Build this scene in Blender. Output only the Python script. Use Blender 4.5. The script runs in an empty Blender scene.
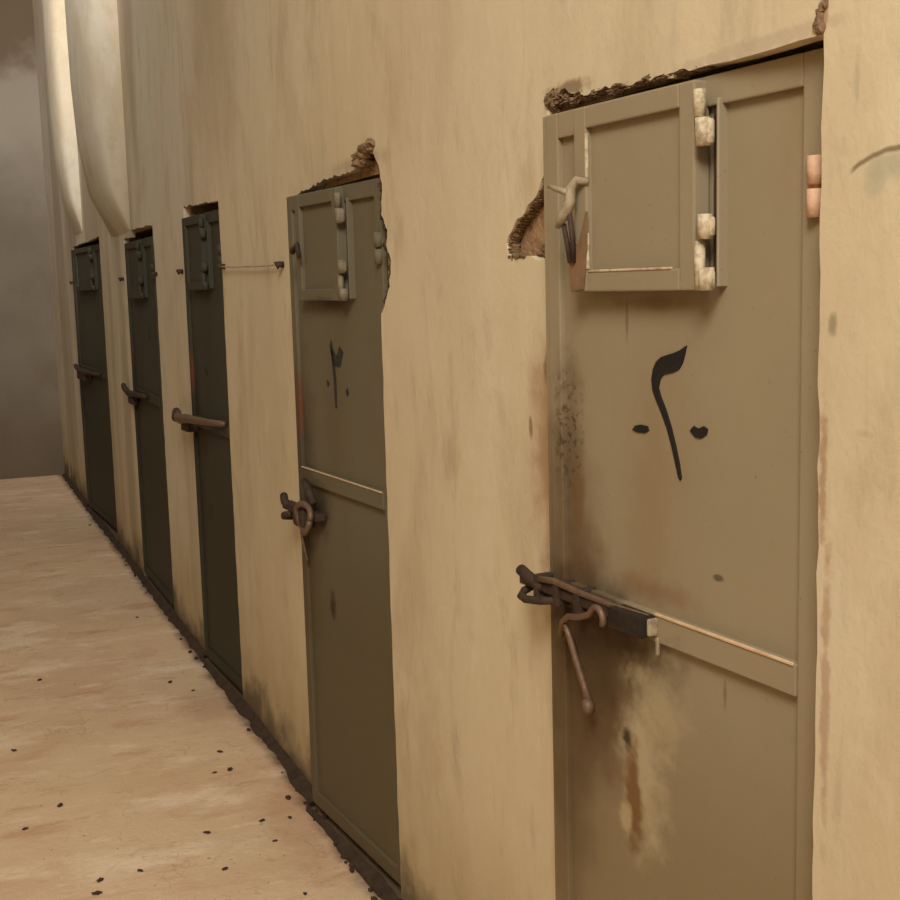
import bpy, bmesh, math, random
from mathutils import Vector, Matrix, noise
from mathutils.geometry import tessellate_polygon

random.seed(7)
SC = bpy.context.scene
COL = SC.collection


# ------------------------------------------------------------------ helpers
def link(name, bm, mat, parent=None, smooth=False):
    me = bpy.data.meshes.new(name)
    bmesh.ops.recalc_face_normals(bm, faces=bm.faces[:])
    bm.to_mesh(me)
    bm.free()
    if smooth:
        for p in me.polygons:
            p.use_smooth = True
    me.materials.append(mat)
    o = bpy.data.objects.new(name, me)
    COL.objects.link(o)
    if parent:
        o.parent = parent
    return o


def empty(name, loc, rz=0.0, parent=None):
    o = bpy.data.objects.new(name, None)
    COL.objects.link(o)
    o.empty_display_size = .1
    o.location = loc
    o.rotation_euler = (0, 0, rz)
    if parent:
        o.parent = parent
    return o


def tag(o, label=None, cat=None, group=None, kind=None):
    if label: o['label'] = label
    if cat: o['category'] = cat
    if group: o['group'] = group
    if kind: o['kind'] = kind
    return o


def BM():
    return bmesh.new()


def box(bm, x0, x1, y0, y1, z0, z1, bev=0.0, seg=1):
    r = bmesh.ops.create_cube(bm, size=1.0)
    vs = r['verts']
    for v in vs:
        v.co = Vector(((x0 + x1) / 2 + v.co.x * (x1 - x0), (y0 + y1) / 2 + v.co.y * (y1 - y0),
                       (z0 + z1) / 2 + v.co.z * (z1 - z0)))
    if bev > 0:
        es = list({e for v in vs for e in v.link_edges})
        bmesh.ops.bevel(bm, geom=es, offset=bev, segments=seg, affect='EDGES', profile=.6)


def tube(bm, pts, r, n=10):
    """swept round bar through pts; r a number or one radius per point"""
    pts = [Vector(p) for p in pts]
    rs = r if isinstance(r, (list, tuple)) else [r] * len(pts)
    rings = []
    up = None
    for i, p in enumerate(pts):
        t = (pts[min(i + 1, len(pts) - 1)] - pts[max(i - 1, 0)]).normalized()
        if up is None:
            up = Vector((0, 0, 1)) if abs(t.z) < .9 else Vector((0, 1, 0))
        a = t.cross(up).normalized()
        b = a.cross(t).normalized()
        up = b
        rings.append([bm.verts.new(p + rs[i] * (math.cos(k * math.tau / n) * a + math.sin(k * math.tau / n) * b))
                      for k in range(n)])
    for A, B in zip(rings, rings[1:]):
        for k in range(n):
            bm.faces.new((A[k], A[(k + 1) % n], B[(k + 1) % n], B[k]))
    bm.faces.new(list(reversed(rings[0])))
    bm.faces.new(rings[-1])


def prism(bm, pts, axis, a0, a1):
    """polygon (two coordinates) given thickness along axis 'x' or 'y'"""
    def P(p, a):
        return (a, p[0], p[1]) if axis == 'x' else (p[0], a, p[1])
    A = [bm.verts.new(P(p, a0)) for p in pts]
    B = [bm.verts.new(P(p, a1)) for p in pts]
    n = len(pts)
    for i in range(n):
        bm.faces.new((A[i], A[(i + 1) % n], B[(i + 1) % n], B[i]))
    for tri in tessellate_polygon([[Vector((p[0], p[1], 0)) for p in pts]]):
        bm.faces.new([A[i] for i in tri])
        bm.faces.new([B[i] for i in reversed(tri)])


def blob(bm, c, r, seed=0, sub=2, amp=.35, freq=1.6):
    res = bmesh.ops.create_icosphere(bm, subdivisions=sub, radius=1.0)
    off = Vector((seed * 3.7, seed * 1.3, seed * 2.1))
    for v in res['verts']:
        d = v.co.normalized()
        k = 1 + amp * noise.noise(d * freq + off)
        v.co = Vector((c[0] + d.x * r[0] * k, c[1] + d.y * r[1] * k, c[2] + d.z * r[2] * k))


def ragged(pts, step=.03, amp=.006, seed=0):
    """an open polyline made uneven between its points"""
    out = []
    rnd = random.Random(seed)
    for (a, b) in zip(pts, pts[1:]):
        A, B = Vector(a), Vector(b)
        L = (B - A).length
        n = max(1, int(L / step))
        nn = Vector((-(B - A).y, (B - A).x)).normalized() if L else Vector((0, 0))
        for i in range(n):
            p = A.lerp(B, i / n)
            if i:
                p = p + nn * rnd.uniform(-amp, amp)
            out.append((p.x, p.y))
    out.append(tuple(pts[-1]))
    return out


# ------------------------------------------------------------------ materials
class Mat:
    def __init__(self, name, rough=.8, metallic=0.0, spec=.3, coords='world'):
        self.m = bpy.data.materials.new(name)
        self.m.use_nodes = True
        self.nt = self.m.node_tree
        self.N, self.L = self.nt.nodes, self.nt.links
        self.b = self.N['Principled BSDF']
        self.b.inputs['Roughness'].default_value = rough
        self.b.inputs['Metallic'].default_value = metallic
        self.b.inputs['Specular IOR Level'].default_value = spec
        if coords == 'world':
            self.P = self.N.new('ShaderNodeNewGeometry').outputs['Position']
        else:
            self.P = self.N.new('ShaderNodeTexCoord').outputs['Object']
        s = self.N.new('ShaderNodeSeparateXYZ')
        self.L.new(self.P, s.inputs[0])
        self.X, self.Y, self.Z = s.outputs
        self.col = None

    def math(self, op, a, b=None, c=None, clamp=False):
        n = self.N.new('ShaderNodeMath')
        n.operation = op
        n.use_clamp = clamp
        for i, v in enumerate((a, b, c)):
            if v is None: continue
            if isinstance(v, (int, float)):
                n.inputs[i].default_value = v
            else:
                self.L.new(v, n.inputs[i])
        return n.outputs[0]

    def noise(self, scale, detail=5, rough=.55, stretch=(1, 1, 1), off=(0, 0, 0), dist=0.0):
        mp = self.N.new('ShaderNodeMapping')
        mp.inputs['Scale'].default_value = stretch
        mp.inputs['Location'].default_value = off
        self.L.new(self.P, mp.inputs[0])
        n = self.N.new('ShaderNodeTexNoise')
        n.inputs['Scale'].default_value = scale
        n.inputs['Detail'].default_value = detail
        n.inputs['Roughness'].default_value = rough
        n.inputs['Distortion'].default_value = dist
        self.L.new(mp.outputs[0], n.inputs['Vector'])
        return n.outputs[0]

    def ramp(self, v, a, b, lo=0.0, hi=1.0):
        n = self.N.new('ShaderNodeMapRange')
        n.interpolation_type = 'SMOOTHSTEP'
        n.inputs[1].default_value = a
        n.inputs[2].default_value = b
        n.inputs[3].default_value = lo
        n.inputs[4].default_value = hi
        self.L.new(v, n.inputs[0])
        return n.outputs[0]

    def spot(self, u, v, cu, cv, ru, rv, hard=.5, wob=.5, wscale=14, strength=1.0):
        """a stain of its own ragged outline around (cu, cv)"""
        du = self.math('DIVIDE', self.math('SUBTRACT', u, cu), ru)
        dv = self.math('DIVIDE', self.math('SUBTRACT', v, cv), rv)
        r = self.math('SQRT', self.math('ADD', self.math('MULTIPLY', du, du), self.math('MULTIPLY', dv, dv)))
        w = self.math('MULTIPLY', self.math('SUBTRACT', self.noise(wscale, 4, .6, off=(cu * 3, cv * 5, 1)), .5), wob * 2)
        return self.ramp(self.math('ADD', r, w), 1.0, 1.0 - hard, 0.0, strength)

    def base(self, c):
        n = self.N.new('ShaderNodeRGB')
        n.outputs[0].default_value = (*c, 1)
        self.col = n.outputs[0]

    def mix(self, fac, c):
        n = self.N.new('ShaderNodeMix')
        n.data_type = 'RGBA'
        if isinstance(fac, (int, float)):
            n.inputs[0].default_value = fac
        else:
            self.L.new(fac, n.inputs[0])
        self.L.new(self.col, n.inputs[6])
        if isinstance(c, tuple):
            n.inputs[7].default_value = (*c, 1)
        else:
            self.L.new(c, n.inputs[7])
        self.col = n.outputs[2]

    def bump(self, h, strength=.3, dist=.01):
        n = self.N.new('ShaderNodeBump')
        n.inputs['Strength'].default_value = strength
        n.inputs['Distance'].default_value = dist
        self.L.new(h, n.inputs['Height'])
        self.L.new(n.outputs[0], self.b.inputs['Normal'])

    def done(self):
        self.L.new(self.col, self.b.inputs['Base Color'])
        return self.m


# door openings: (x far edge, y far edge, x near edge, y near edge, top z)
DOORS = [(-.018, 2.083, .042, 1.384, 2.012),
         (-.032, 3.821, .028, 3.124, 1.992),
         (-.008, 5.670, .022, 5.013, 2.032),
         (.008, 7.556, .010, 6.590, 1.995),
         (-.010, 10.29, .055, 8.730, 2.050)]


def plaster_mat():
    M = Mat('ochre_plaster', rough=.88, spec=.2)
    M.base((0.614, 0.510, 0.337))
    y, z = M.Y, M.Z
    M.mix(M.ramp(M.noise(1.1, 6, .6, stretch=(1, 1, .55)), .38, .68, 0, .55), (0.525, 0.416, 0.267))
    M.mix(M.ramp(M.noise(3.2, 7, .65, stretch=(1, 1, .28), off=(3, 7, 1)), .5, .72, 0, .45), (0.673, 0.589, 0.428))
    # old grey wash streaks down the far, upper wall, lightened for daylight from above
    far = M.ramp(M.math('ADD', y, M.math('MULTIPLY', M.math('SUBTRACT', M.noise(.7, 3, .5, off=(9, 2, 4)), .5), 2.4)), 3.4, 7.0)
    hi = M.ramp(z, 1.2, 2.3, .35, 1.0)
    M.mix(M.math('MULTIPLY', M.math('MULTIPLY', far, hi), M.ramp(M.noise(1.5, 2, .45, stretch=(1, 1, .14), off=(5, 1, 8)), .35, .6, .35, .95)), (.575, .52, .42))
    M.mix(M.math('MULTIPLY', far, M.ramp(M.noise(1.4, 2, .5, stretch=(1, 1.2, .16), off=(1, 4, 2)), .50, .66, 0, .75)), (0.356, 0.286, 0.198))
    # a brown run and a pale limewashed run on the upper wall
    M.mix(M.spot(y, z, 5.0, 2.85, .60, .85, .9, .5, 2.2, .7), (.40, .305, .19))
    M.mix(M.spot(y, z, 6.55, 2.75, .50, .85, .9, .5, 2.2, .7), (.60, .56, .43))
    # slanting trowel smears
    M.mix(M.ramp(M.noise(7, 6, .7, stretch=(1, 1, .35), off=(2, 2, 2), dist=1.2), .54, .72, 0, .42), (0.416, 0.346, 0.236))
    M.mix(M.ramp(M.noise(2.2, 3, .5, off=(6, 3, 1)), .58, .75, 0, .25), (0.594, 0.454, 0.335))
    M.mix(M.ramp(M.noise(2.6, 6, .65, stretch=(1, 1, .5), off=(8, 6, 3), dist=.8), .50, .66, 0, .38), (.44, .33, .20))
    sl = M.N.new('ShaderNodeMapping')
    sl.inputs['Rotation'].default_value = (math.radians(28), 0, 0)
    sl.inputs['Scale'].default_value = (1, 2.7, 1.1)
    M.L.new(M.P, sl.inputs[0])
    sn = M.N.new('ShaderNodeTexNoise')
    sn.inputs['Scale'].default_value = 2.2
    sn.inputs['Detail'].default_value = 7
    sn.inputs['Roughness'].default_value = .68
    M.L.new(sl.outputs[0], sn.inputs['Vector'])
    M.mix(M.ramp(sn.outputs[0], .53, .70, 0, .55), (.42, .325, .21))
    M.mix(M.ramp(sn.outputs[0], .44, .30, 0, .35), (.70, .60, .43))
    # damp brown tidemark along the foot of the wall
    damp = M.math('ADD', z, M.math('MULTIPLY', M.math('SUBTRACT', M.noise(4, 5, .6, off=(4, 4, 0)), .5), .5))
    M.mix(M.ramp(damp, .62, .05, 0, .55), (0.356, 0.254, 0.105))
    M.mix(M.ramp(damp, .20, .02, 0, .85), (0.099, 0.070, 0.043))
    # grime beside the far edge of the doors
    M.mix(M.spot(y, z, 2.15, 1.37, .10, .38, .9, .6, 10, .9), (0.337, 0.205, 0.105))
    M.mix(M.spot(y, z, 2.225, 1.425, .012, .03, .6, .4, 40, .7), (0.158, 0.108, 0.062))
    M.mix(M.spot(y, z, 2.145, 1.55, .022, .05, .6, .6, 40, .7), (0.158, 0.108, 0.062))
    M.mix(M.spot(y, z, 2.12, 1.04, .05, .5, .9, .4, 9, .35), (0.327, 0.238, 0.124))
    # grey scuffed patches on the near pier
    arc = M.math('ADD', 1.862, M.math('MULTIPLY', M.math('POWER', M.math('SUBTRACT', y, 1.215), 2), -3.2))  # dark upper edge of a chipped hollow, its shading painted flat
    d = M.math('ABSOLUTE', M.math('SUBTRACT', z, M.math('ADD', arc, M.math('MULTIPLY', M.math('SUBTRACT', M.noise(40, 3), .5), .006))))
    M.mix(M.spot(y, z, 1.228, 1.842, .06, .026, .8, .7, 26, .75), (0.406, 0.373, 0.254))
    M.mix(M.spot(y, z, 1.25, 1.826, .03, .028, .8, .7, 34, .5), (0.386, 0.356, 0.248))
    M.mix(M.math('MULTIPLY', M.ramp(d, .0055, .001, 0, .85), M.math('MULTIPLY', M.ramp(y, 1.300, 1.285), M.ramp(y, 1.12, 1.15))), (0.188, 0.135, 0.068))
    M.mix(M.spot(y, z, 1.325, 1.648, .012, .022, .7, .5, 40, .8), (0.257, 0.216, 0.124))
    M.mix(M.spot(y, z, 1.285, 1.95, .008, .05, .8, .6, 30, .45), (0.356, 0.302, 0.198))
    M.mix(M.spot(y, z, 1.26, 1.51, .03, .008, .8, .7, 30, .45), (0.396, 0.324, 0.211))
    M.mix(M.spot(y, z, 1.34, 1.45, .012, .12, .7, .8, 45, .75), (0.356, 0.216, 0.124))
    M.mix(M.spot(y, z, 1.33, 1.15, .013, .3, .7, .9, 30, .65), (0.376, 0.238, 0.149))
    # reddish mortar smears over the lintel of the nearest door
    M.mix(M.spot(y, z, 1.50, 2.032, .24, .016, .6, .6, 30, .7), (0.455, 0.356, 0.248))
    M.mix(M.spot(y, z, 1.352, 2.046, .012, .024, .5, .6, 45, .9), (0.396, 0.238, 0.136))
    M.mix(M.spot(y, z, 2.05, 2.055, .11, .02, .7, .7, 40, .8), (0.198, 0.124, 0.062))
    M.mix(M.spot(y, z, 3.25, 2.04, .32, .035, .8, .5, 14, .7), (0.337, 0.248, 0.161))
    fine = M.noise(60, 6, .7)
    M.mix(M.ramp(fine, .62, .78, 0, .25), (0.337, 0.259, 0.161))
    big = M.noise(5, 5, .6, off=(3, 1, 7))
    M.bump(M.math('ADD', M.math('MULTIPLY', big, 1.0), M.math('MULTIPLY', fine, .22)), .22, .02)
    return M.done()


def end_mat():
    M = Mat('grey_brown_plaster', rough=.9, spec=.2)
    M.base((.17, .135, .094))
    M.mix(M.ramp(M.noise(.9, 5, .6), .38, .64, 0, .6), (.22, .185, .135))
    M.mix(M.ramp(M.noise(2.3, 6, .65, stretch=(1, 1, .7), off=(4, 0, 2)), .48, .7, 0, .5), (.15, .11, .07))
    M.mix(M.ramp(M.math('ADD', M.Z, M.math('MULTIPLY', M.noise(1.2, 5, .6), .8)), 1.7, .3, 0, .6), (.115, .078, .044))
    # paler grey upper half
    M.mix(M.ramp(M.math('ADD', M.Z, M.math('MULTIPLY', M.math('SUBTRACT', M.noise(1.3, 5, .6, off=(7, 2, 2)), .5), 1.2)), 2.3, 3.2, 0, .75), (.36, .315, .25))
    # darker brown top of the wall, with a wavy lower edge
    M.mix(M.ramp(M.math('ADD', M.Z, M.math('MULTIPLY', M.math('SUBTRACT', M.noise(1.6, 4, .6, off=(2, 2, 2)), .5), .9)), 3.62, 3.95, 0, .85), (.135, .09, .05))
    M.bump(M.noise(7, 6, .6), .4, .02)
    return M.done()


def masonry_mat():
    M = Mat('brown_masonry', rough=.95, spec=.1)
    M.base((.36, .215, .115))
    M.mix(M.ramp(M.noise(16, 6, .65), .4, .65, 0, .8), (.44, .29, .165))
    M.mix(M.ramp(M.noise(30, 4, .6, off=(3, 3, 3)), .55, .72, 0, .8), (.10, .055, .025))
    M.mix(M.spot(M.Y, M.Z, 2.185, 1.778, .05, .022, .6, .5, 40, .95), (.05, .026, .012))  # small hole, its darkness put into the colour
    M.bump(M.noise(30, 6, .7), .8, .02)
    return M.done()


def floor_mat():
    M = Mat('worn_concrete_floor', rough=.82, spec=.25)
    M.base((.67, .49, .31))
    M.mix(M.ramp(M.noise(1.6, 6, .6, off=(1, 3, 0)), .40, .66, 0, .8), (.60, .40, .245))
    M.mix(M.ramp(M.noise(2.8, 6, .65, stretch=(.7, 1.2, 1), off=(6, 1, 0)), .5, .68, 0, .8), (.80, .64, .46))
    M.mix(M.ramp(M.noise(4.5, 6, .6, stretch=(.6, 1.6, 1), off=(2, 8, 0)), .54, .70, 0, .65), (.52, .29, .17))
    M.mix(M.ramp(M.noise(10, 6, .7, stretch=(.6, 1.5, 1), off=(2, 5, 0)), .54, .74, 0, .6), (.82, .66, .46))
    M.mix(M.ramp(M.noise(13, 5, .7, stretch=(.7, 1.3, 1), off=(7, 5, 0)), .58, .74, 0, .6), (.42, .25, .13))
    # dark crumbs of dirt trodden into it
    M.mix(M.ramp(M.noise(48, 3, .5, off=(1, 1, 0)), .70, .76, 0, .8), (.13, .075, .04))
    # red-brown wash near the wall foot by the second door
    M.mix(M.spot(M.X, M.Y, -.10, 3.75, .22, .6, .9, .6, 5, .6), (.48, .27, .15))
    M.mix(M.spot(M.X, M.Y, -.12, 5.0, .24, .4, .9, .5, 5, .6), (.46, .28, .16))
    # black-brown damp line against the wall
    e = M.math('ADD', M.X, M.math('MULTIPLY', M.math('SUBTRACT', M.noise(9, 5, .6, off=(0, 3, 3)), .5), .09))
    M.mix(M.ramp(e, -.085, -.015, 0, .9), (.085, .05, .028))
    # hairline cracks
    cr = M.math('ABSOLUTE', M.math('SUBTRACT', M.noise(1.8, 4, .6, off=(4, 4, 4), dist=.6), .5))
    M.mix(M.ramp(cr, .006, .001, 0, .2), (.22, .14, .08))
    M.bump(M.math('ADD', M.noise(9, 6, .65), M.math('MULTIPLY', M.noise(60, 4, .6), .3)), .4, .015)
    return M.done()


def door_mat(name, c, dark, spots=True, top=2.0, grime=.6):
    """old oil paint on sheet steel; stains sit in the door's own coordinates (x across, z up)"""
    M = Mat(name, rough=.65, spec=.22, coords='object')
    u, z = M.X, M.Z
    M.base(c)
    lt = tuple(min(1, v * 1.12) for v in c)
    br = (c[0] * .92, c[1] * .78, c[2] * .62)
    M.mix(M.ramp(M.noise(2.2, 5, .6), .40, .66, 0, .5), lt)
    M.mix(M.ramp(M.noise(3.0, 6, .6, stretch=(1, 1, .4), off=(3, 1, 2)), .48, .72, 0, .6), br)
    # hand grime and rust down the closing edge, darker, browner lower half
    M.mix(M.spot(u, z, .0, 1.25, .17, .42, .9, .5, 7, grime), dark)
    M.mix(M.spot(u, z, .03, .85, .14, .50, .9, .5, 7, grime), dark)
    low = M.math('ADD', z, M.math('MULTIPLY', M.math('SUBTRACT', M.noise(2.5, 4, .6), .5), .7))
    M.mix(M.ramp(low, 1.25, .55, 0, .6), (c[0] * .74, c[1] * .66, c[2] * .50))
    M.mix(M.ramp(M.noise(85, 3, .6, off=(3, 3, 3)), .66, .75, 0, .45), dark)
    if spots:
        M.mix(M.spot(u, z, .17, 1.08, .20, .11, .9, .6, 12, .9), (.085, .047, .02))
        M.mix(M.spot(u, z, .15, .96, .22, .22, .9, .6, 10, .75), (.14, .078, .03))
        M.mix(M.spot(u, z, .09, 1.20, .10, .12, .9, .6, 16, .7), (.13, .07, .03))
        M.mix(M.spot(u, z, .29, 1.19, .17, .035, .9, .6, 16, .55), (.20, .10, .045))
        M.mix(M.spot(u, z, .13, 1.06, .27, .16, .9, .7, 11, .85), (.045, .026, .012))
        M.mix(M.spot(u, z, .08, .96, .20, .34, .9, .6, 9, .7), (.075, .042, .017))
        M.mix(M.spot(u, z, .055, 1.40, .055, .24, .9, .6, 12, .55), (.075, .046, .02))
        M.mix(M.spot(u, z, .02, .72, .12, .45, .9, .6, 9, .5), (.10, .062, .026))
        # gouge where the paint is gone: pale streaks around a rusty core
        M.mix(M.spot(u, z, .272, .86, .085, .21, .9, .9, 18, .85), (.40, .33, .20))
        M.mix(M.spot(u, z, .315, .99, .10, .09, .9, .9, 18, .6), (.38, .31, .18))
        M.mix(M.spot(u, z, .240, .805, .036, .13, .7, .8, 20, .95), (.16, .08, .028))
        M.mix(M.spot(u, z, .218, .755, .026, .05, .7, .8, 26, .8), (.40, .31, .17))
        M.mix(M.spot(u, z, .222, .905, .02, .03, .7, .6, 34, .95), (.045, .025, .012))
        # speckled rust by the closing edge
        sp = M.math('MULTIPLY', M.ramp(M.noise(70, 4, .65, off=(1, 1, 9)), .52, .60), M.spot(u, z, .055, 1.43, .06, .21, .9, .5, 12, 1))
        M.mix(M.math('MULTIPLY', sp, .9), (.07, .04, .02))
        M.mix(M.spot(u, z, .075, 1.33, .028, .10, .8, .7, 18, .7), (.15, .08, .03))
        # little scratches
        M.mix(M.spot(u, z, .47, 1.245, .018, .007, .6, .5, 60, .8), (.07, .05, .03))
        M.mix(M.spot(u, z, .488, 1.06, .006, .035, .7, .5, 60, .5), (.10, .07, .04))
        M.mix(M.spot(u, z, .232, 1.645, .006, .05, .7, .6, 40, .5), (.12, .075, .035))
        M.mix(M.spot(u, z, .31, 1.675, .16, .02, .9, .6, 20, .6), (.15, .09, .04))  # shadow under the hatch, painted into the door colour
    else:
        M.mix(M.spot(u, z, .15, 1.04, .15, .12, .9, .6, 12, .75), (.045, .03, .016))
        M.mix(M.spot(u, z, .228, .745, .035, .055, .7, .6, 24, .85), (.035, .02, .01))
        M.mix(M.spot(u, z, .03, 1.36, .035, .14, .8, .5, 14, .7), (.14, .045, .02))
        M.mix(M.spot(u, z, .31, 1.665, .16, .03, .9, .5, 20, .7), (.06, .045, .022))  # hatch shadow painted below its lower rail
    M.bump(M.math('ADD', M.noise(6, 3, .5), M.math('MULTIPLY', M.noise(45, 4, .6), .25)), .18, .01)
    return M.done()


def plain(name, c, rough=.7, metallic=0.0, vary=.5, c2=None, scale=25, spec=.3):
    M = Mat(name, rough=rough, metallic=metallic, spec=spec, coords='object')
    M.base(c)
    M.mix(M.ramp(M.noise(scale, 5, .6), .4, .66, 0, vary), c2 or tuple(v * .55 for v in c))
    M.bump(M.noise(scale * 2.5, 4, .6), .3, .004)
    return M.done()


PLASTER = plaster_mat()
ENDWALL = end_mat()
MASONRY = masonry_mat()
FLOOR = floor_mat()
PAINT1 = door_mat('khaki_door_paint', (.262, .208, .128), (.10, .062, .027))
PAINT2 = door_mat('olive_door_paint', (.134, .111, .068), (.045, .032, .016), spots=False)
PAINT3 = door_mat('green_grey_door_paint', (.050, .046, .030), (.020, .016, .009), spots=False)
WORN = plain('worn_pale_paint', (.55, .45, .30), .6, vary=.8, c2=(.26, .19, .11), scale=70)
WORN2 = plain('dull_worn_paint', (.36, .29, .19), .6, c2=(.14, .10, .055), scale=40)
BAREEDGE = plain('rubbed_bar_edge', (.62, .43, .27), .5, c2=(.40, .25, .14), scale=30)
PINK = plain('primer_pink_steel', (.60, .37, .24), .6, c2=(.42, .25, .15), scale=40)
RUST = plain('dark_rusty_iron', (.060, .036, .024), .7, .2, c2=(.022, .013, .009), scale=60)
IRON = plain('black_iron', (.022, .016, .012), .6, .2, c2=(.05, .028, .016), scale=60)
RUST_LT = plain('brown_worn_iron', (.17, .105, .065), .5, .35, c2=(.10, .055, .03), scale=50)
BLACK = plain('black_paint', (.012, .011, .010), .5, c2=(.02, .018, .015))
FADED = plain('faded_black_paint', (.022, .021, .016), .7, c2=(.06, .052, .034), scale=60)
DIRT = plain('dark_dirt', (.060, .036, .021), .95, c2=(.022, .012, .007), scale=22)
DULL = plain('dull_hinge_paint', (.20, .165, .105), .7, c2=(.08, .06, .035), scale=40)
MORTAR = plain('crumbling_mortar', (.20, .125, .065), .95, c2=(.06, .033, .016), scale=40)
WIRE = plain('pale_wire', (.42, .33, .22), .6)

# ------------------------------------------------------------------ the setting
H = 6.2
bm = BM()
nx, ny = 26, 60
for_x = lambda i: -3.0 + 3.35 * i / nx
for_y = lambda j: -3.0 + 15.6 * j / ny
g = [[bm.verts.new((for_x(i), for_y(j), .006 * noise.noise(Vector((for_x(i) * 1.3, for_y(j) * 1.3, 0))) - .002))
      for i in range(nx + 1)] for j in range(ny + 1)]
for j in range(ny):
    for i in range(nx):
        bm.faces.new((g[j][i], g[j][i + 1], g[j + 1][i + 1], g[j + 1][i]))
fl = link('floor', bm, FLOOR, smooth=True)
tag(fl, 'worn tan concrete corridor floor with brown blotches', 'floor', kind='structure')


def outline(notches, y_end, off=0.0):
    pts = [(-3.0, -.05)]
    for nt in notches:
        pts += nt
    pts += [(y_end, -.05), (y_end, H), (-3.0, H)]
    return pts


# ragged plaster edges around each opening, near edge first
N1 = ragged([(1.349, -.05), (1.353, .6), (1.347, 1.2), (1.353, 1.75), (1.350, 2.020)], .035, .003, 1) + \
    ragged([(1.350, 2.020), (1.45, 2.020), (1.66, 2.024)], .05, .0012, 22) + ragged([(1.66, 2.024), (1.90, 2.034), (2.02, 2.043), (2.075, 2.058), (2.09, 2.050), (2.105, 2.066), (2.128, 2.058), (2.134, 2.030)], .014, .006, 2) + \
    ragged([(2.134, 2.030), (2.132, 1.985), (2.148, 1.913), (2.200, 1.868), (2.285, 1.825), (2.322, 1.792), (2.315, 1.770), (2.280, 1.758),
            (2.235, 1.764), (2.19, 1.755), (2.122, 1.752)], .016, .005, 3) + \
    ragged([(2.122, 1.752), (2.112, 1.58), (2.116, 1.40), (2.108, 1.10), (2.112, .5), (2.110, -.05)], .03, .004, 4)
N2 = ragged([(3.095, -.05), (3.098, .6), (3.10, 1.3), (3.098, 1.64)], .05, .003, 5) + \
    ragged([(3.098, 1.64), (3.060, 1.675), (3.025, 1.71), (3.010, 1.775), (3.042, 1.815), (3.030, 1.853), (3.072, 1.893), (3.058, 1.97), (3.080, 2.02)], .015, .006, 6) + \
    ragged([(3.080, 2.02), (3.12, 2.056), (3.20, 2.060), (3.25, 2.045), (3.275, 2.026), (3.50, 2.024), (3.75, 2.010), (3.845, 2.004)], .02, .005, 7) + \
    ragged([(3.845, 2.004), (3.85, 1.3), (3.845, .6), (3.85, -.05)], .06, .004, 8)
N3 = ragged([(4.985, -.05), (4.99, 1.0), (4.975, 1.78), (4.985, 2.062)], .06, .004, 9) + \
    ragged([(4.985, 2.062), (5.3, 2.072), (5.715, 2.085)], .04, .005, 10) + \
    ragged([(5.715, 2.085), (5.70, 1.2), (5.71, .5), (5.70, -.05)], .06, .004, 11)
N4 = ragged([(6.560, -.05), (6.56, 1.0), (6.545, 1.8), (6.56, 2.05)], .06, .005, 12) + \
    ragged([(6.56, 2.05), (7.0, 2.06), (7.30, 2.062), (7.32, 2.02), (7.59, 2.022)], .05, .006, 13) + \
    ragged([(7.59, 2.022), (7.585, 1.0), (7.59, -.05)], .06, .005, 14)
N5 = ragged([(8.70, -.05), (8.70, 1.0), (8.70, 2.09)], .08, .005, 15) + \
    ragged([(8.70, 2.09), (9.3, 2.08), (10.33, 2.075)], .06, .006, 16) + \
    ragged([(10.33, 2.075), (10.33, 1.0), (10.33, -.05)], .08, .005, 17)
wall = empty('wall_right', (0, 0, 0))
tag(wall, 'long ochre plastered wall pierced by a row of steel doors', 'wall', kind='structure')
bm = BM()
prism(bm, outline([N1, N2, N3, N4, N5], 12.35), 'x', 0.0, .028)
link('plaster', bm, PLASTER, wall)
bm = BM()
notch = []
for i, (xl, yl, xr, yr, zt) in enumerate(DOORS):
    g = .012 if i < 2 else .05
    notch.append([(yr - .014, -.05), (yr - .014, zt + g), (yl + .02, zt + g), (yl + .02, -.05)])
prism(bm, outline(notch, 12.35), 'x', .0281, .30)
box(bm, .30, .36, -3.0, 12.35, -.05, H)
link('masonry', bm, MASONRY, wall)
# broken mortar left on the plaster edges
bm = BM()
rnd = random.Random(3)
for k in range(34):
    t = k / 33
    y = 2.13 - t * .50
    blob(bm, (.010 + rnd.uniform(-.004, .004), y, 2.040 - .016 * t + rnd.uniform(-.006, .008) * (1 - .7 * t)),
         (.010, rnd.uniform(.010, .026), rnd.uniform(.004, .010) * (1 - .5 * t)), k, 3, .8, 3.4)
for k in range(8):
    blob(bm, (.008, 2.135 - .006 * k, 2.035 + rnd.uniform(0, .026)), (.011, .010, .010), k + 60, 3, .8, 3.2)
link('mortar_edge', bm, MORTAR, wall)
bm = BM()
for k in range(9):
    blob(bm, (.006, 2.24 + .012 * k * .7, 1.764 + rnd.uniform(-.004, .006)), (.009, .010, .005), k + 90, 2, .6, 2.4)
link('mortar_edge', bm, MORTAR, wall)
arc = [(2.142, 1.93), (2.155, 1.90), (2.20, 1.868), (2.285, 1.825), (2.318, 1.795), (2.312, 1.772)]
bm = BM()
for k in range(46):
    t = k / 46 * (len(arc) - 1)
    i = int(t)
    ay = arc[i][0] + (arc[i + 1][0] - arc[i][0]) * (t - i)
    az = arc[i][1] + (arc[i + 1][1] - arc[i][1]) * (t - i)
    q = rnd.uniform(.5, 1.0)
    blob(bm, (.016, ay - .001, az - .002), (.013, .007 * q, .0048 * q), k + 230, 2, .8, 3.0)
for k in range(5):
    blob(bm, (.026, 2.15 + .014 * k, 1.765 + rnd.uniform(0, .012)), (.012, .014, .007), k + 280, 2, .8, 3.0)
link('mortar_edge', bm, MORTAR, wall)
bm = BM()
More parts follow.
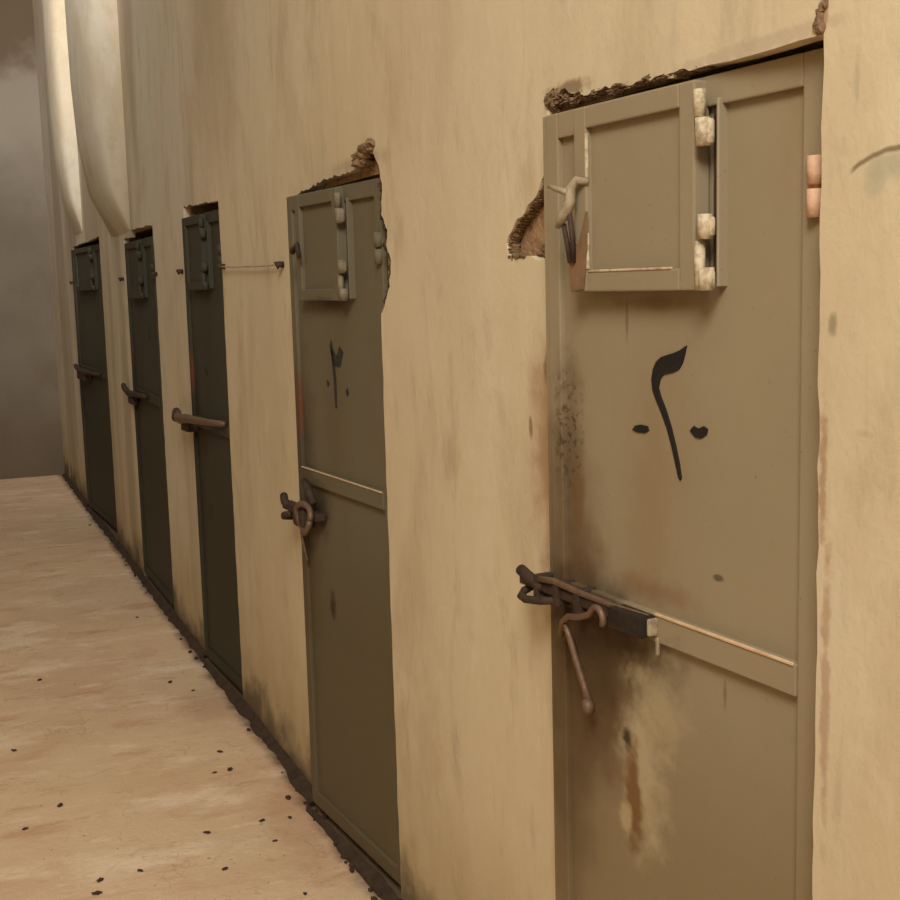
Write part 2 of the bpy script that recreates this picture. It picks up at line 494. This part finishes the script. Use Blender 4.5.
for k in range(10):
    blob(bm, (.002, 3.12 + .013 * k, 2.062 + rnd.uniform(-.012, .018) - .0022 * k), (.024, .022, .014), k + 120, 2, .6, 2.2)
link('mortar_edge', bm, MORTAR, wall)
bm = BM()
edge = [(3.07, 1.67), (3.035, 1.71), (3.02, 1.775), (3.05, 1.815), (3.04, 1.853), (3.078, 1.893), (3.065, 1.95), (3.085, 2.0)]
for k in range(40):
    t = k / 40 * (len(edge) - 1)
    i = int(t)
    ey = edge[i][0] + (edge[i + 1][0] - edge[i][0]) * (t - i)
    ez = edge[i][1] + (edge[i + 1][1] - edge[i][1]) * (t - i)
    q = rnd.uniform(.4, 1.0)
    blob(bm, (.010, ey + rnd.uniform(-.008, .012), ez), (.012 * q, .016 * q, .013 * q), k + 160, 2, .8, 3.0)
link('mortar_edge', bm, DIRT, wall)
bm = BM()
for k in range(7):
    blob(bm, (.0, 1.352 + rnd.uniform(-.010, .010), 2.028 + .005 * k), (.006, .010 - .001 * k, .008), k + 190, 2, .5, 2.2)
link('mortar_edge', bm, MORTAR, wall)

bm = BM()
box(bm, -3.0, .36, 12.35, 12.6, -.05, H)
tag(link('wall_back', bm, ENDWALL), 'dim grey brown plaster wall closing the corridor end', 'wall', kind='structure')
bm = BM()
box(bm, -3.2, -3.0, -3.0, 12.6, -.05, 4.2)  # unseen opposite wall, added to close the corridor and shape its daylight
tag(link('wall_left', bm, PLASTER), 'plain ochre wall opposite the doors, outside the view, added to shape the daylight', 'wall', kind='structure')

bm = BM()
box(bm, -3.2, .36, 9.6, 12.6, H, H + .2)  # unseen slab, added to keep sky light off the far end
tag(link('added_shade_slab', bm, ENDWALL), 'unseen slab over the far end of the corridor, added to block daylight', 'added_shade_slab', kind='structure')

# two ribs on the far upper wall, tapered so their bright strips fade below
RIBS = [(9.60, .55, .145, 2.15, 'pale plaster rib in the far corner above the last door'),
        (7.30, .85, .22, 2.05, 'broad plaster rib on the upper wall between the last two doors')]
for k, (y0, wd, dep, zb, lab) in enumerate(RIBS):
    bm = BM()
    zs = [zb, zb + .25, zb + .55, zb + .9, zb + 1.3, 4.0, H]
    ds = [0, .66, .90, .98, 1.0, 1.0, 1.0]
    rows = []
    for z, d in zip(zs, ds):
        row = []
        for j in range(17):
            a = math.pi * j / 16
            sx = math.sin(a) ** .35
            row.append(bm.verts.new((.012 - (dep * d + .012) * sx, y0 + wd / 2 - wd / 2 * math.cos(a), z)))
        rows.append(row)
    for A, B in zip(rows, rows[1:]):
        for j in range(16):
            bm.faces.new((A[j], A[j + 1], B[j + 1], B[j]))
    tag(link('trim_%d' % (k + 1), bm, PLASTER, smooth=True), lab, 'pilaster', kind='structure')


# ------------------------------------------------------------------ doors
def stroke(bm, pts, widths, y0, y1):
    """a brush stroke of changing width lying on the door face"""
    L, Rr = [], []
    P = [Vector(p) for p in pts]
    for i, p in enumerate(P):
        t = (P[min(i + 1, len(P) - 1)] - P[max(i - 1, 0)]).normalized()
        nrm = Vector((-t.y, t.x))
        L.append(tuple(p + nrm * widths[i] / 2))
        Rr.append(tuple(p - nrm * widths[i] / 2))
    prism(bm, L + Rr[::-1], 'y', y0, y1)


def make_door(n, dims, zb, paint, label, near, pull=True):
    """n door number, zb bottom of the leaf; local x runs from the far edge to the near edge, -y faces the corridor"""
    xl, yl, xr, yr, zt = dims
    W = math.hypot(xr - xl, yr - yl)
    rz = math.atan2(yr - yl, xr - xl)
    root = empty('cell_door', (xl, yl, 0), rz)
    tag(root, label, 'door', 'steel doors along the ochre wall', 'thing')
    s = W / .698                                  # wider doors carry wider hatches
    U = lambda a: a * s
    # sheet
    bm = BM()
    box(bm, .004, W - .004, 0.0, .030, zb, zt - .004, .003)
    link('panel', bm, paint, root)
    # raised flat-bar frame
    fr = -.011
    bm = BM(); box(bm, 0, U(.038), fr, .004, zb, zt, .003, 2); link('stile', bm, paint, root)
    bm = BM(); box(bm, W - U(.042), W, fr, .004, zb, zt, .003, 2); link('stile', bm, paint, root)
    bm = BM(); box(bm, U(.038), W - U(.042), fr, .004, zt - .045, zt, .003, 2); link('top_rail', bm, paint, root)
    bm = BM(); box(bm, U(.038), W - U(.042), fr, .004, zb, zb + .045, .003, 2); link('bottom_rail', bm, paint, root)
    bm = BM(); box(bm, U(.038), W - U(.042), -.014, .004, 1.108, 1.156, .002, 2)
    cb = link('crossbar', bm, paint, root)
    # angle iron that lines the far jamb
    bm = BM(); box(bm, -.020, -.005, -.006 if near else .0, .05, zb, zt, .002); link('jamb_strip', bm, paint, root)
    # hatch: a small leaf in its own raised frame
    hu0, hu1, hz0, hz1 = U(.126), U(.452), zt - .318, zt - .006
    bm = BM(); box(bm, hu0 + .02, hu1 - .02, -.022, -.002, hz0 + .02, hz1 - .02, .002)
    ht = link('hatch', bm, paint, root)
    b = U(.036)
    for (a0, a1, c0, c1) in ((hu0, hu0 + b, hz0, hz1), (hu1 - b, hu1, hz0, hz1)):
        bm = BM(); box(bm, a0, a1, -.034, -.004, c0, c1, .003, 2); link('hatch_stile', bm, paint, ht)
    for (c0, c1) in ((hz0, hz0 + .034), (hz1 - .036, hz1)):
        bm = BM(); box(bm, hu0 + b, hu1 - b, -.034, -.004, c0, c1, .003, 2); link('hatch_rail', bm, paint, ht)
    if near:        # pale worn lines where the sheet meets the frame
        bm = BM(); box(bm, hu0 + b + .004, hu1 - b - .02, -.0355, -.030, hz0 + .033, hz0 + .037, .001)
        link('worn_edge', bm, WORN, ht)
        bm = BM(); box(bm, hu0 + b - .001, hu0 + b + .004, -.0355, -.030, hz1 - .12, hz1 - .045, .001)
        link('worn_edge', bm, WORN, ht)
        bm = BM(); box(bm, hu0 + b - .001, hu0 + b + .004, -.0355, -.030, hz0 + .038, hz0 + .10, .001)
        link('worn_edge', bm, WORN, ht)
    # hinge post with two knuckles; a dark strip stands for the shaded slot
    wm = WORN if near else (DULL if n == 2 else paint)
    bm = BM(); box(bm, U(.483), U(.489), -.018, .002, hz0 + .004, hz1 - .03, .002); link('hinge_post', bm, paint, ht)
    bm = BM(); box(bm, U(.464), U(.480), -.006, -.001, hz0 + .02, hz1 - .04); link('slot_shade_strip', bm, RUST, ht)
    for (t0, t1, t2, kk) in ((zt - .022, zt - .062, zt - .105, 0), (zt - .205, zt - .242, zt - .318, 1)):
        bm = BM()
        if kk == 0:
            tube(bm, [(U(.466), -.034, t0), (U(.466), -.034, t1)], .009, 12)
            tube(bm, [(U(.473), -.034, t1 - .002), (U(.473), -.034, t2)], .0115, 12)
            box(bm, U(.464), U(.488), -.035, -.022, t2 + .002, t1 - .004, .003)
        else:
            tube(bm, [(U(.478), -.034, t0), (U(.478), -.034, t1)], .011, 12)
            tube(bm, [(U(.466), -.034, t1 - .002), (U(.466), -.034, t2)], .0085, 12)
            tube(bm, [(U(.479), -.032, t2 + .034), (U(.479), -.032, t2)], .012, 12)
            box(bm, U(.470), U(.490), -.035, -.022, t2, t2 + .03, .003)
            box(bm, U(.472), U(.490), -.035, -.022, t1 + .004, t0 - .004, .003)
        link('hatch_hinge', bm, wm, ht, True)
    # hinge of the door itself on the near edge
    bm = BM()
    tube(bm, [(W - .012, -.014, zt - .140), (W - .012, -.014, zt - .178)], .0125, 12)
    tube(bm, [(W - .012, -.014, zt - .184), (W - .012, -.014, zt - .222)], .0125, 12)
    box(bm, W - .03, W - .008, -.016, -.008, zt - .220, zt - .142, .002)
    link('door_hinge', bm, PINK if near else paint, root, True)
    return root, W, U, cb, ht


LAB = ['khaki steel door nearest the camera, black painted numeral between two dashes',
       'olive steel door, second from the near end, ring lock hanging under its crossbar',
       'dark green-grey steel door in the middle of the row, brown rod across it',
       'narrow-looking dark steel door, fourth from the near end, short bolt jutting left',
       'farthest dark steel door, beside the end wall of the corridor']
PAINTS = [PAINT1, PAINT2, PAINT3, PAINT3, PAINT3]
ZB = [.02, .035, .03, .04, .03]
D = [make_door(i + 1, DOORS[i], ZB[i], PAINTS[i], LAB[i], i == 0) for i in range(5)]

# ---- nearest door: pull hook, tag, bolt, numeral
root, W, U, cb, ht = D[0]
bm = BM()
tube(bm, [(0.165, -.030, 1.880), (0.152, -.046, 1.884), (0.144, -.052, 1.872), (0.142, -.052, 1.850), (0.134, -.054, 1.835), (0.118, -.056, 1.820), (0.106, -.056, 1.806)],
     [.006, .007, .0085, .0095, .011, .009, .004], 12)
tube(bm, [(0.144, -.050, 1.862), (0.132, -.058, 1.866), (0.116, -.064, 1.872), (0.096, -.066, 1.878)], [.0065, .006, .005, .0035], 10)
tag(link('hatch_hook', bm, WORN2, ht, True), 'pale bent hook that closes the hatch')
bm = BM()
tube(bm, [(0.138, -.052, 1.83), (0.140, -.048, 1.79), (0.137, -.044, 1.745)], .005, 8)
tube(bm, [(0.116, -.050, 1.812), (0.120, -.046, 1.78), (0.126, -.044, 1.745)], .0045, 8)
link('hook_shank', bm, RUST, ht, True)
bm = BM()
prism(bm, [(0.124, 1.694), (0.156, 1.698), (0.168, 1.765), (0.172, 1.83), (0.160, 1.80), (0.148, 1.775), (0.124, 1.785), (0.120, 1.74)], 'y', -.042, -.036)
tag(link('hatch_strap', bm, plain('leather_brown', (.20, .115, .055), .8), ht), 'brown strap hanging under the hook')

bm = BM(); box(bm, .325, W - .046, -.0165, -.012, 1.1535, 1.1585, .001)
tag(link('worn_edge', bm, BAREEDGE, cb), 'rubbed bare upper edge of the crossbar')
bm = BM()
box(bm, -.085, .215, -.036, -.018, 1.128, 1.146, .003, 2)
bolt = link('bolt', bm, RUST, root)
tag(bolt, 'dark rusty sliding bolt')
bm = BM(); tube(bm, [(-.094, -.026, 1.152), (-.050, -.030, 1.143), (.0, -.034, 1.136)], [.0115, .012, .010], 12)
link('bolt_tip', bm, RUST, bolt, True)
bm = BM(); tube(bm, [(-.01, -.038, 1.152), (.05, -.040, 1.160), (.14, -.036, 1.154), (.24, -.030, 1.150), (.32, -.022, 1.150)], [.006, .0065, .006, .006, .005], 10)
link('bolt_rod', bm, RUST_LT, bolt, True)
bm = BM(); tube(bm, [(-.068, .0, 1.128), (-.070, -.034, 1.116), (-.064, -.044, 1.108), (-.045, -.046, 1.106), (.0, -.042, 1.112), (.05, -.034, 1.122)], [.007, .008, .0085, .008, .008, .007], 12)
link('staple', bm, RUST, bolt, True)
for u0 in (-.024, .045, .115):
    bm = BM(); box(bm, u0, u0 + .018, -.042, .0, 1.112, 1.160, .004, 2)
    link('bolt_guide', bm, RUST, bolt)
bm = BM(); box(bm, .232, .326, -.046, -.010, 1.116, 1.154, .006, 2)
tag(link('lock_case', bm, IRON, bolt), 'black iron lock case')
bm = BM(); box(bm, .324, .333, -.032, -.012, 1.120, 1.150, .004, 2)
box(bm, .328, .336, -.016, -.012, 1.085, 1.118, .003)
link('lock_plate', bm, WORN2, bolt)
arc = []
for k in range(12):
    a = math.radians(150 - k * 22)
    arc.append((0.214 + .019 * math.cos(a), -.056, 1.128 + .020 * math.sin(a)))
bm = BM(); tube(bm, [(0.054, -.028, 1.056), (0.078, -.040, 1.088), (0.113, -.050, 1.108), (0.158, -.056, 1.118), (0.190, -.056, 1.130)] + arc[1:9], .0062, 10)
link('bolt_arm', bm, RUST_LT, bolt, True)
bm = BM(); tube(bm, [(0.092, -.044, 1.088), (0.100, -.040, 1.066), (0.118, -.036, 1.02), (0.136, -.032, .978), (0.148, -.030, .950)], [.005, .0062, .0065, .0065, .0085], 10)
tube(bm, [(0.144, -.034, .958), (0.152, -.034, .945), (0.154, -.033, .934)], [.009, .012, .008], 10)
link('bolt_handle', bm, RUST_LT, bolt, True)
bm = BM(); tube(bm, [(0.086, -.040, 1.084), (0.090, -.026, 1.05), (0.102, -.02, 1.0), (0.118, -.018, .955)], .005, 8)
link('bolt_handle', bm, RUST, bolt, True)

# numeral two between dashes, painted by brush
bm = BM()
y0, y1 = -.0022, .001
head = [(.407, 1.607), (.402, 1.592), (.396, 1.578), (.387, 1.568), (.374, 1.563), (.358, 1.560), (.345, 1.557), (.337, 1.548), (.333, 1.535),
        (.340, 1.520), (.352, 1.502), (.366, 1.475), (.378, 1.445), (.388, 1.415), (.393, 1.392), (.390, 1.388), (.385, 1.392),
        (.378, 1.412), (.367, 1.442), (.355, 1.470), (.340, 1.495), (.326, 1.515), (.317, 1.530), (.314, 1.548), (.318, 1.565), (.327, 1.578), (.340, 1.586),
        (.356, 1.590), (.374, 1.594), (.390, 1.599)]
prism(bm, [(p[0] - .012, p[1]) for p in head], 'y', y0, y1)
prism(bm, [(p[0] - .012, p[1]) for p in ((.259, 1.459), (.268, 1.467), (.284, 1.470), (.302, 1.469), (.306, 1.462), (.296, 1.457), (.275, 1.456))], 'y', y0, y1)
prism(bm, [(p[0] - .012, p[1]) for p in ((.415, 1.472), (.424, 1.480), (.436, 1.477), (.449, 1.482), (.459, 1.478), (.456, 1.469), (.443, 1.462), (.428, 1.462))], 'y', y0, y1)
tag(link('painted_numeral', bm, BLACK, root), 'black brushed numeral between two dashes')

# ---- second door
root, W, U, cb, ht = D[1]
bm = BM(); box(bm, .045, W - .046, -.0165, -.012, 1.1535, 1.1575, .001); link('worn_edge', bm, BAREEDGE, cb)
bm = BM()
stroke(bm, [(.372, 1.535), (.350, 1.50), (.318, 1.50), (.296, 1.535)], [.03, .04, .035, .015], y0, y1)
prism(bm, [(.285, 1.545), (.30, 1.56), (.315, 1.515), (.325, 1.45), (.322, 1.36), (.312, 1.36), (.307, 1.45), (.297, 1.51)], 'y', y0, y1)
prism(bm, [(.395, 1.415), (.408, 1.425), (.416, 1.41), (.404, 1.40)], 'y', y0, y1)
prism(bm, [(.25, 1.43), (.258, 1.44), (.27, 1.43), (.26, 1.42)], 'y', y0, y1)
tag(link('painted_numeral', bm, FADED, root), 'smudged dark numeral')
bm = BM(); box(bm, -.085, .215, -.040, -.006, 1.006, 1.030, .004, 2)
bolt = link('bolt', bm, RUST, root)
bm = BM()
tube(bm, [(-.125, -.018, 1.040), (-.09, -.028, 1.026), (-.04, -.034, 1.018)], [.013, .014, .012], 10)
tube(bm, [(-.115, .01, .966), (-.118, -.024, .972), (-.08, -.036, .984), (-.02, -.036, .998)], [.009, .011, .011, .011], 10)
link('staple', bm, RUST, bolt, True)
bm = BM()
tube(bm, [(.145 + .052 * math.cos(a), -.052 + .006 * math.sin(a * 2), 1.01 + .045 * math.sin(a)) for a in [k * math.tau / 20 for k in range(21)]], .010, 10)
link('lock_ring', bm, RUST_LT, bolt, True)
bm = BM(); box(bm, .045, .135, -.055, -.01, .972, 1.035, .014, 3)
link('lock_case', bm, RUST, bolt)
bm = BM(); tube(bm, [(.10, -.03, 1.12), (.15, -.035, 1.095), (.19, -.035, 1.06)], [.010, .014, .010], 10)
link('bolt_arm', bm, RUST, bolt, True)
bm = BM(); tube(bm, [(.03, -.02, .97), (.045, -.02, .91), (.075, -.02, .86)], [.006, .006, .004], 8)
link('bolt_handle', bm, RUST_LT, bolt, True)
bm = BM(); tube(bm, [(.195, -.05, 1.80), (.19, -.055, 1.84), (.16, -.058, 1.82), (.13, -.05, 1.83)], [.006, .009, .009, .005], 10)
link('hatch_hook', bm, RUST, ht, True)

# ---- third, fourth and fifth doors
root, W, U, cb, ht = D[2]
bm = BM()
tube(bm, [(-.20, -.03, 1.150), (-.12, -.05, 1.134), (.02, -.070, 1.140), (.16, -.080, 1.156), (.32, -.070, 1.160), (.48, -.045, 1.162), (.60, -.02, 1.166)],
     [.016, .019, .022, .020, .017, .015, .012], 12)
bolt = link('bolt', bm, RUST_LT, root, True)
tag(bolt, 'brown rod lying across the door')
bm = BM(); tube(bm, [(-.23, -.03, 1.152), (-.14, -.052, 1.132)], [.019, .022], 12); link('bolt_tip', bm, RUST, bolt, True)
bm = BM(); box(bm, -.02, .10, -.062, -.01, 1.085, 1.135, .008, 2); link('lock_case', bm, RUST, bolt)
bm = BM(); prism(bm, [(.245, 1.375), (.262, 1.392), (.285, 1.383), (.288, 1.362), (.268, 1.348), (.248, 1.356)], 'y', y0, y1)
link('painted_numeral', bm, FADED, root)

root, W, U, cb, ht = D[3]
bm = BM(); tube(bm, [(-.25, -.03, 1.15), (-.15, -.04, 1.14), (.05, -.045, 1.125), (.3, -.04, 1.132), (.60, -.03, 1.14)], [.015, .017, .018, .016, .013], 12)
bolt = link('bolt', bm, RUST, root, True)
bm = BM(); box(bm, .0, .16, -.045, -.01, 1.06, 1.12, .01, 2); link('lock_case', bm, RUST, bolt)
bm = BM(); prism(bm, [(.60, 1.50), (.66, 1.53), (.70, 1.47), (.64, 1.45)], 'y', y0, y1); link('painted_numeral', bm, FADED, root)

root, W, U, cb, ht = D[4]
bm = BM(); tube(bm, [(-.02, -.03, 1.145), (.2, -.05, 1.138), (.5, -.06, 1.125), (.8, -.05, 1.13), (1.1, -.03, 1.135)], [.017, .019, .020, .016, .013], 12)
bolt = link('bolt', bm, RUST, root, True)
bm = BM(); box(bm, .28, .60, -.07, -.01, 1.06, 1.14, .01, 2); link('lock_case', bm, RUST, bolt)

# ------------------------------------------------------------------ small things
def peg(y, z, label):
    bm = BM()
    tube(bm, [(.0005, 0, 0), (-.016, 0, .001), (-.026, .003, -.004)], [.011, .011, .015], 10)
    o = link('wall_peg', bm, RUST, smooth=True)
    o.location = (0, y, z)
    tag(o, label, 'peg', 'dark iron pegs beside the door tops')


peg(4.925, 1.803, 'dark iron peg at the near edge of the middle door, holding the wire')
peg(4.045, 1.790, 'dark iron peg at the hatch edge of the second door, where the wire ends')
peg(6.50, 1.80, 'dark iron peg on the pier between the middle and the fourth door')
peg(7.68, 1.79, 'dark iron peg by the far edge of the fourth door hatch')
peg(5.80, 1.80, 'dark iron peg by the far edge of the middle door hatch')
peg(10.46, 1.80, 'dark iron peg by the far edge of the last door')
bm = BM()
tube(bm, [(-.016, 4.925 - .88 * t, 1.803 - .013 * t - .003 * math.sin(math.pi * t)) for t in [k / 14 for k in range(15)]], .0032, 6)
tag(link('wire', bm, WIRE, smooth=True), 'thin pale wire strung between two pegs on the wall', 'wire')

# dirt swept against the foot of the wall: nobody could count it
bm = BM()
rnd = random.Random(11)
y = 1.0
prof = []
while y < 12.3:
    at_door = any(yr - .02 < y < yl + .02 for (xl, yl, xr, yr, zt) in DOORS)
    k = .6 * (noise.noise(Vector((y * 2.2, 3, 1))) * .5 + .5) + .4 * (noise.noise(Vector((y * 9, 2, 7))) + .4)
    w = (.022 if at_door else .016) + .034 * k + rnd.uniform(-.005, .005)
    h = (.010 if at_door else .014) + .022 * k + rnd.uniform(-.004, .004)
    fx = -.0015
    for (xl, yl, xr, yr, zt) in DOORS:
        if yr - .04 < y < yl + .04:
            fx = min(fx, xr + (xl - xr) * (y - yr) / (yl - yr) - .018)
    prof.append((y, w, h, fx))
    y += .04
rows = []
O = [max(p[1], -p[3] + .022) for p in prof]
O = [sum(O[max(0, i - 9):i + 10]) / len(O[max(0, i - 9):i + 10]) for i in range(len(O))]
for i, (y, w, h, fx) in enumerate(prof):
    o = max(O[i] + .014 * noise.noise(Vector((y * 7, 1, 5))) + rnd.uniform(-.004, .004), -fx + .008)
    m = fx - (o + fx) * .42
    rows.append([bm.verts.new(p) for p in ((fx, y, -.01), (fx, y, h), (m, y, h * .6), (-o, y, .003), (-o - .006, y, -.01))])
for A, B in zip(rows, rows[1:]):
    for i in range(4):
        bm.faces.new((A[i], A[i + 1], B[i + 1], B[i]))
for k in range(90):
    y = rnd.uniform(1.2, 10.5) if k > 40 else rnd.uniform(3.0, 3.9)
    r = rnd.uniform(.004, .010)
    blob(bm, (-rnd.uniform(.022, .060), y, r * .4), (r, r * 1.3, r * .8), k, 1, .5, 2)
tag(link('dirt', bm, DIRT), 'dark dirt gathered along the foot of the wall', 'dirt', kind='stuff')

CRUMBS = [(-.156, 5.264), (-.227, 5.423), (-.207, 4.486), (-.268, 4.291), (-.213, 4.294), (-.916, 4.851), (-.928, 4.098), (-.089, 3.959),
          (-.395, 3.814), (-.397, 3.541), (-.223, 3.287), (-.096, 9.5), (-.213, 3.825), (-.124, 3.808), (-.768, 3.548), (-.752, 5.725),
          (-.188, 6.627), (-.035, 4.0), (-.75, 3.627), (-.632, 3.64), (-.212, 3.662), (-.805, 4.246)]
for k, (x, y) in enumerate(CRUMBS):
    r = .0065 + .006 * ((k * 37) % 10) / 10
    bm = BM()
    blob(bm, (0, 0, r * .22), (r * 1.3, r * .8, r * .34), k + 300, 2, .7, 2.1)
    o = link('dirt_clod', bm, DIRT)
    o.location = (x, y, .001 + .006 * noise.noise(Vector((x * 1.3, y * 1.3, 0))) - .002)
    o.rotation_euler = (0, 0, k * 1.1)
    tag(o, 'small dark clod of dirt lying loose on the tan floor', 'clod', 'loose dirt clods on the floor')

# ------------------------------------------------------------------ camera
cam = bpy.data.objects.new('camera', bpy.data.cameras.new('camera'))
COL.objects.link(cam)
R_ = Vector((.92293745, -.38402385, -.02668599))
U_ = Vector((.07531102, .11214402, .99083398))
F_ = Vector((.3775112, .91648753, -.13242315))
cam.matrix_world = Matrix(((R_.x, U_.x, -F_.x, -1.092), (R_.y, U_.y, -F_.y, 0), (R_.z, U_.z, -F_.z, 1.7151), (0, 0, 0, 1)))
cam.data.sensor_width = 36
cam.data.lens = 1249.02 / 900 * 36
cam.data.clip_start = .05
SC.camera = cam


# ------------------------------------------------------------------ light
def area(name, loc, target, sx, sy, power, col):
    l = bpy.data.lights.new(name, 'AREA')
    l.shape = 'RECTANGLE'
    l.size, l.size_y = sx, sy
    l.energy = power
    l.color = col
    o = bpy.data.objects.new(name, l)
    COL.objects.link(o)
    o.location = loc
    d = Vector(target) - Vector(loc)
    o.rotation_euler = d.to_track_quat('-Z', 'Y').to_euler()
    return o


area('key_behind_camera', (-2.2, -1.5, 5.0), (0, 2.7, 2.2), 1.8, 1.8, 300, (1.0, .96, .88))  # unseen soft key lamp behind the camera; no entrance is built
area('rib_beam', (-.9, 4.4, 6.1), (-.05, 8.1, 4.35), .8, .8, 29, (1.0, .98, .97)).data.spread = math.radians(50)  # unseen beam added to brighten the two ribs
area('far_fill', (-1.9, 8.6, 5.9), (-.4, 10.6, 3.4), 1.6, 1.6, 42, (1.0, .96, .90))  # unseen fill added to lift the end wall, upper wall and far floor
wd = bpy.data.worlds.new('sky')
SC.world = wd
wd.use_nodes = True
bg = wd.node_tree.nodes['Background']
bg.inputs[0].default_value = (1.0, .94, .86, 1)
bg.inputs[1].default_value = .41

vs = SC.view_settings
vs.view_transform = 'Standard'
vs.look = 'None'
vs.gamma = 1
vs.use_curve_mapping = False
vs.exposure = 0.0
